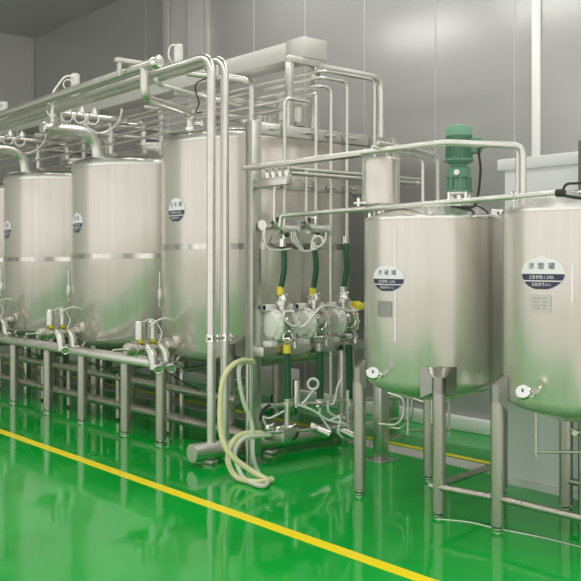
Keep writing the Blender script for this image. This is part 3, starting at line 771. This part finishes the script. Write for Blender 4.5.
for (u, yy, lab, mm) in ((287, 349, 'green hose hanging below the pump beside the frame post', YEL), (319.5, 347, 'green hose hanging below the middle pump', ETCH), (349, 349, 'green hose hanging below the pump next to the motor tank', GREEN)):
    hose([at(u, yy, Y=5.98), at(u + .3, 365, Y=5.98), at(u + .6, 385, Y=5.98), at(u + .6, 402, Y=5.98)], lab, 'green hoses below the pumps', mm, POLISH, .031)

# upper valve pair on the pump frame
def upper_valve(u, label):
    c0 = at(u, 229, Y=6.03)
    t = thing('actuated_valve', c0, label, 'valve', 'actuated valves above the pumps')
    MB().cyl(c0 + Vector((-.10, 0, .0)), c0 + Vector((.10, 0, -.01)), .045).lathe([(.046, 0), (.052, .004), (.052, .02), (.0, .022)], c0 + Vector((.10, 0, -.01)), (1, 0, 0), 20).build('actuator', STEEL, t)
    MB().cyl(c0 + Vector((-.03, .12, .045)), c0 + Vector((-.21, .06, .03)), .044).build('actuator', STEEL, t)
    MB().tube([c0 + Vector((-.02, 0, .02)), c0 + Vector((-.02, .0, .10)), c0 + Vector((.0, .09, .10))], .018, .03, 10).cyl(c0 + Vector((0, .02, -.09)), c0 + Vector((0, .02, .03)), .022).build('valve_body', POLISH, t)
    MB().tube([c0 + Vector((-.15, -.03, .5)), c0 + Vector((-.15, -.03, .03)), c0 + Vector((-.04, -.045, -.03))], .014, .06, 10).build('branch_pipe', STEEL, t)
    MB().box(c0 + Vector((-.05, -.06, -.07)), c0 + Vector((-.015, -.03, -.03)), .5, .004).build('sensor', BLACK, t)
    MB().box(c0 + Vector((-.09, .03, .05)), c0 + Vector((-.04, .06, .10)), .5, .004).build('sensor', BLACK, t)
    return t, c0
t, c0 = upper_valve(286, 'horizontal actuated valve above the pump beside the frame post')
MB().spline([at(265, 228, Y=5.98), at(264, 238, Y=5.98), at(268, 248, Y=5.98), at(280, 250, Y=5.97), at(292, 248, Y=5.97)], .008).build('air_tube', TUBEW, t)
MB().spline([at(272, 236, Y=5.98), at(270, 243, Y=5.96), at(277, 247, Y=5.95), at(290, 247, Y=5.95), at(300, 249, Y=5.96)], .005).build('cable', BLACK, t)
for k in range(3):
    MB().spline([at(291 + 2 * k, 232, Y=5.98), at(292 + 2.5 * k, 240, Y=5.95), at(298 + 2 * k, 247, Y=5.95), at(303 + k, 251, Y=5.95), at(316, 249, Y=5.96), at(324, 243, Y=5.97)], .006).build('air_tube', TUBEW, t)
t, c0 = upper_valve(317, 'horizontal actuated valve above the middle pump with a white coil')
MB().coil(at(317.5, 241.5, Y=5.95), (-.6, -.8, 0), .046, .010).build('air_tube', TUBEW, t)
MB().spline([at(326, 233, Y=5.98), at(325, 240, Y=5.96), at(322, 245, Y=5.95)], .008).build('air_tube', TUBEW, t)

# lower valve skid
lv = thing('lower_valve_skid', at(300, 410, Y=6.0), 'lower valve pipework with white tubes under the pump shelf', 'pipework')
MB().cyl(at(262, 406, Y=6.0), at(403, 397, Y=6.0), .021, None, 14).build('upper_pipe', STEEL, lv)
MB().cyl(at(262, 433.5, Y=5.9), at(333, 428, Y=5.9), .014, None, 12).build('lower_pipe', STEEL, lv)
MB().cyl(at(333, 428, Y=5.9), at(403, 418, Y=5.9), .013, None, 12).build('lower_pipe', STEEL, lv)
MB().cyl(at(287, 398, Y=6.0), at(287, 441, Y=6.0), .024, None, 14).build('cross_pipe', STEEL, lv)
MB().cyl(at(348, 390, Y=5.98), at(348, 424, Y=5.98), .020, None, 14).lathe([(.02, 0), (.035, .002), (.035, .02), (.02, .022)], at(348, 414, Y=5.98), seg=14).build('cross_pipe', STEEL, lv)
for u, v0, v1 in ((296, 380, 404), (354, 377, 398)):
    a_ = at(u, v1, Y=5.97); b2 = at(u, v0, Y=5.97)
    MB().cyl(a_, b2, .034, None, 20).cyl(a_ - Vector((0, 0, .03)), a_, .018).build('actuator', POLISH, lv)
for u, v in ((326, 432), (351, 434)):
    c0 = at(u, v, Y=5.86)
    ac = MB().cyl(c0 + Vector((-.09, .10, .05)), c0 + Vector((.02, -.02, -.02)), .038, None, 20).build('actuator', STEEL, lv)
    MB().lathe([(0, .002), (.025, .002), (.03, 0), (.04, 0), (.04, -.012), (0, -.012)], c0 + Vector((.022, -.022, -.021)), (.11, -.12, -.07), 20).build('actuator_cap', POLISH, ac)
for u, v in ((268, 428), (278, 430), (290, 428), (303, 407), (320, 404), (338, 418)):
    c0 = at(u, v, Y=5.95)
    MB().lathe([(0, -.03), (.028, -.028), (.034, -.01), (.034, .01), (.028, .028), (0, .03)], c0, (1, random.uniform(-.6, .2), random.uniform(-.3, .3)), 18).cyl(c0, c0 + Vector((.02, -.05, .04)), .010).build('valve_clamp', POLISH, lv)
for pts, r_ in (
    ([at(302, 404, Y=5.92), at(309, 396, Y=5.92), at(315, 388, Y=5.92)], .010),
    ([at(298, 405, Y=5.9), at(312, 410, Y=5.88), at(328, 420, Y=5.85), at(345, 424, Y=5.82), at(350, 430, Y=5.82)], .010),
    ([at(318, 412, Y=5.9), at(326, 424, Y=5.86), at(330, 430, Y=5.84)], .010),
    ([at(330, 420, Y=5.85), at(340, 418, Y=5.83), at(338, 432, Y=5.82), at(343, 438, Y=5.82)], .009),
    ([at(342, 378, Y=5.95), at(338, 385, Y=5.93), at(334, 402, Y=5.92), at(330, 404, Y=5.92)], .009),
    ([at(328, 400, Y=5.93), at(328, 410, Y=5.93), at(334, 416, Y=5.93), at(345, 418, Y=5.93)], .012),
    ([at(266, 425, Y=5.9), at(263, 417, Y=5.88), at(270, 418, Y=5.88), at(284, 411, Y=5.88)], .008)):
    MB().spline(pts, r_).build('white_tube', TUBEW, lv)
MB().coil(at(313, 384, Y=5.92), (-.6, -.8, .1), .045, .011).build('white_tube', TUBEW, lv)
for pts in ([at(260, 420, Y=5.9), at(263, 410, Y=5.88), at(270, 405, Y=5.9)], [at(287, 441, Y=5.9), at(295, 438, Y=5.88), at(298, 432, Y=5.88)]):
    MB().spline(pts, .012).build('black_cable', BLACK, lv)
MB().spline([at(378, 400, Y=6.0), at(386, 410, Y=6.0), at(384, 418, Y=6.0), at(390, 424, Y=6.0)], .010).build('white_tube', TUBEW, lv)

# stand with a base plate, and thin drain lines behind the motor tank
st = thing('stand_post', (5.67, 5.55, 0), 'square stand post with floor plate behind the motor tank leg', 'post')
MB().box((5.62, 5.50, 0.01), (5.72, 5.60, .86), 0, .006).build('body', FRAME, st)
MB().box((5.56, 5.44, 0), (5.78, 5.66, .012), 0, .003).build('foot_plate', FRAME, st)
dr = thing('drain_line', at(410, 420, D=7.6), 'thin bent drain lines hanging behind the motor tank', 'pipe')
for pts in (
    [at(388, 393, D=7.5), at(404, 398, D=7.4), at(404, 416, D=7.4), at(396, 426, D=7.4), at(378, 424, D=7.4)],
    [at(412, 398, D=7.4), at(412, 418, D=7.4), at(400, 430, D=7.5), at(380, 424, D=7.5)],
    [at(408, 397, D=7.35), at(408, 435, D=7.35)],
    [at(449, 398, D=7.6), at(449, 436, D=7.6)],
    [at(408, 430, D=7.4), at(449, 431, D=7.6)],
    [at(388, 390, D=7.4), at(425, 403, D=7.3), at(449, 402, D=7.4)]):
    MB().tube(pts, .011, .05, 10).build('line', STEEL, dr)

cb = thing('utility_box', (6.98, 8.6, 0), 'low white utility box on short legs by the back wall, seen under the pump shelf', 'box')
MB().box((6.85, 8.35, .12), (7.15, 8.86, .42), 0, .01).build('body', WHITE, cb)
for x, y in ((6.88, 8.38), (7.12, 8.38), (6.88, 8.83), (7.12, 8.83)):
    MB().cyl((x, y, 0), (x, y, .125), .018, None, 10).build('leg', BLACK, cb)

# hoses coiled on the floor beside the frame post
def onfloor(u, v, z=.03): return at(u, v, Z=z)
h = tag(MB().spline([Vector((4.74, 6.14, .86)), at(243, 360.5, Y=5.98), at(233, 365, Y=5.90), at(224, 377, Y=5.86), at(220.5, 400, Y=5.84), at(221, 432, Y=5.80), at(229, 453, Y=5.72), at(250, 470, Y=5.62), onfloor(268, 480), onfloor(271, 479), onfloor(258, 482), onfloor(238, 478), at(229, 465, Y=5.82), at(229, 450, Y=5.86), at(236, 438, Y=5.88), at(246, 433.5, Y=5.9), at(262, 433, Y=5.9)], .022, 12).build('hose', CREAM), 'cream yellow hose looped on the floor by the frame post', 'hose')
h = tag(MB().spline([Vector((4.74, 6.13, .845)), at(246, 361.5, Y=6.04), at(240, 366, Y=5.97), at(239, 377, Y=5.94), at(243, 400, Y=5.92), at(252, 425, Y=5.9), at(253, 455, Y=5.86), at(259, 474, Y=5.82), onfloor(268, 481, .025), onfloor(262, 486, .025), onfloor(246, 480, .025), at(237, 465, Y=5.80), at(235, 450, Y=5.84), at(243, 439, Y=5.86), at(254, 436.5, Y=5.88), at(270, 435, Y=5.9)], .018, 12).build('hose', GREYH), 'pale grey hose looped beside the cream hose at the frame post', 'hose')
for i, u in enumerate((247.5, 250.5)):
    tag(MB().cyl(at(u, 363, Y=6.08), at(u, 466, Y=6.08), .010, None, 10).build('drain_tube', STEEL), ['thin upright tube against the frame post, on its outer side', 'thin upright tube against the frame post, on the pump side'][i], 'tube', 'thin tubes on the frame post')

# ------------------------------------------------------------------ white enclosure at the edge
en = thing('white_enclosure', (6.5, 1.0, 0), 'white panelled enclosure behind the edge tank', 'enclosure')
MB().box((5.82, YN + .02, .05), (7.2, 4.37, 2.42), 0, .006).build('panel', CABIN, en, False)
MB().box((5.79, YN + .02, 2.40), (7.24, 4.42, 2.49), 0, .01).build('cap', CAPM, en)
MB().box((5.80, YN + .02, 0), (7.22, 4.38, .05)).build('plinth', CAPM, en, False)
for y in (3.2, 2.0, .8):
    MB().box((5.816, y - .004, .05), (5.82, y + .004, 2.4)).build('panel_seam', TRIMW, en, False)
p = at(586.5, 150, X=5.7)
tag(MB().box((5.64, p.y - .16, 0), (5.75, p.y + .03, 2.545), 0, .006).build('post', DARKP), 'dark grey upright post before the white enclosure at the picture edge', 'post')

for o in list(bpy.data.objects):
    if '_o' in o: del o['_o']
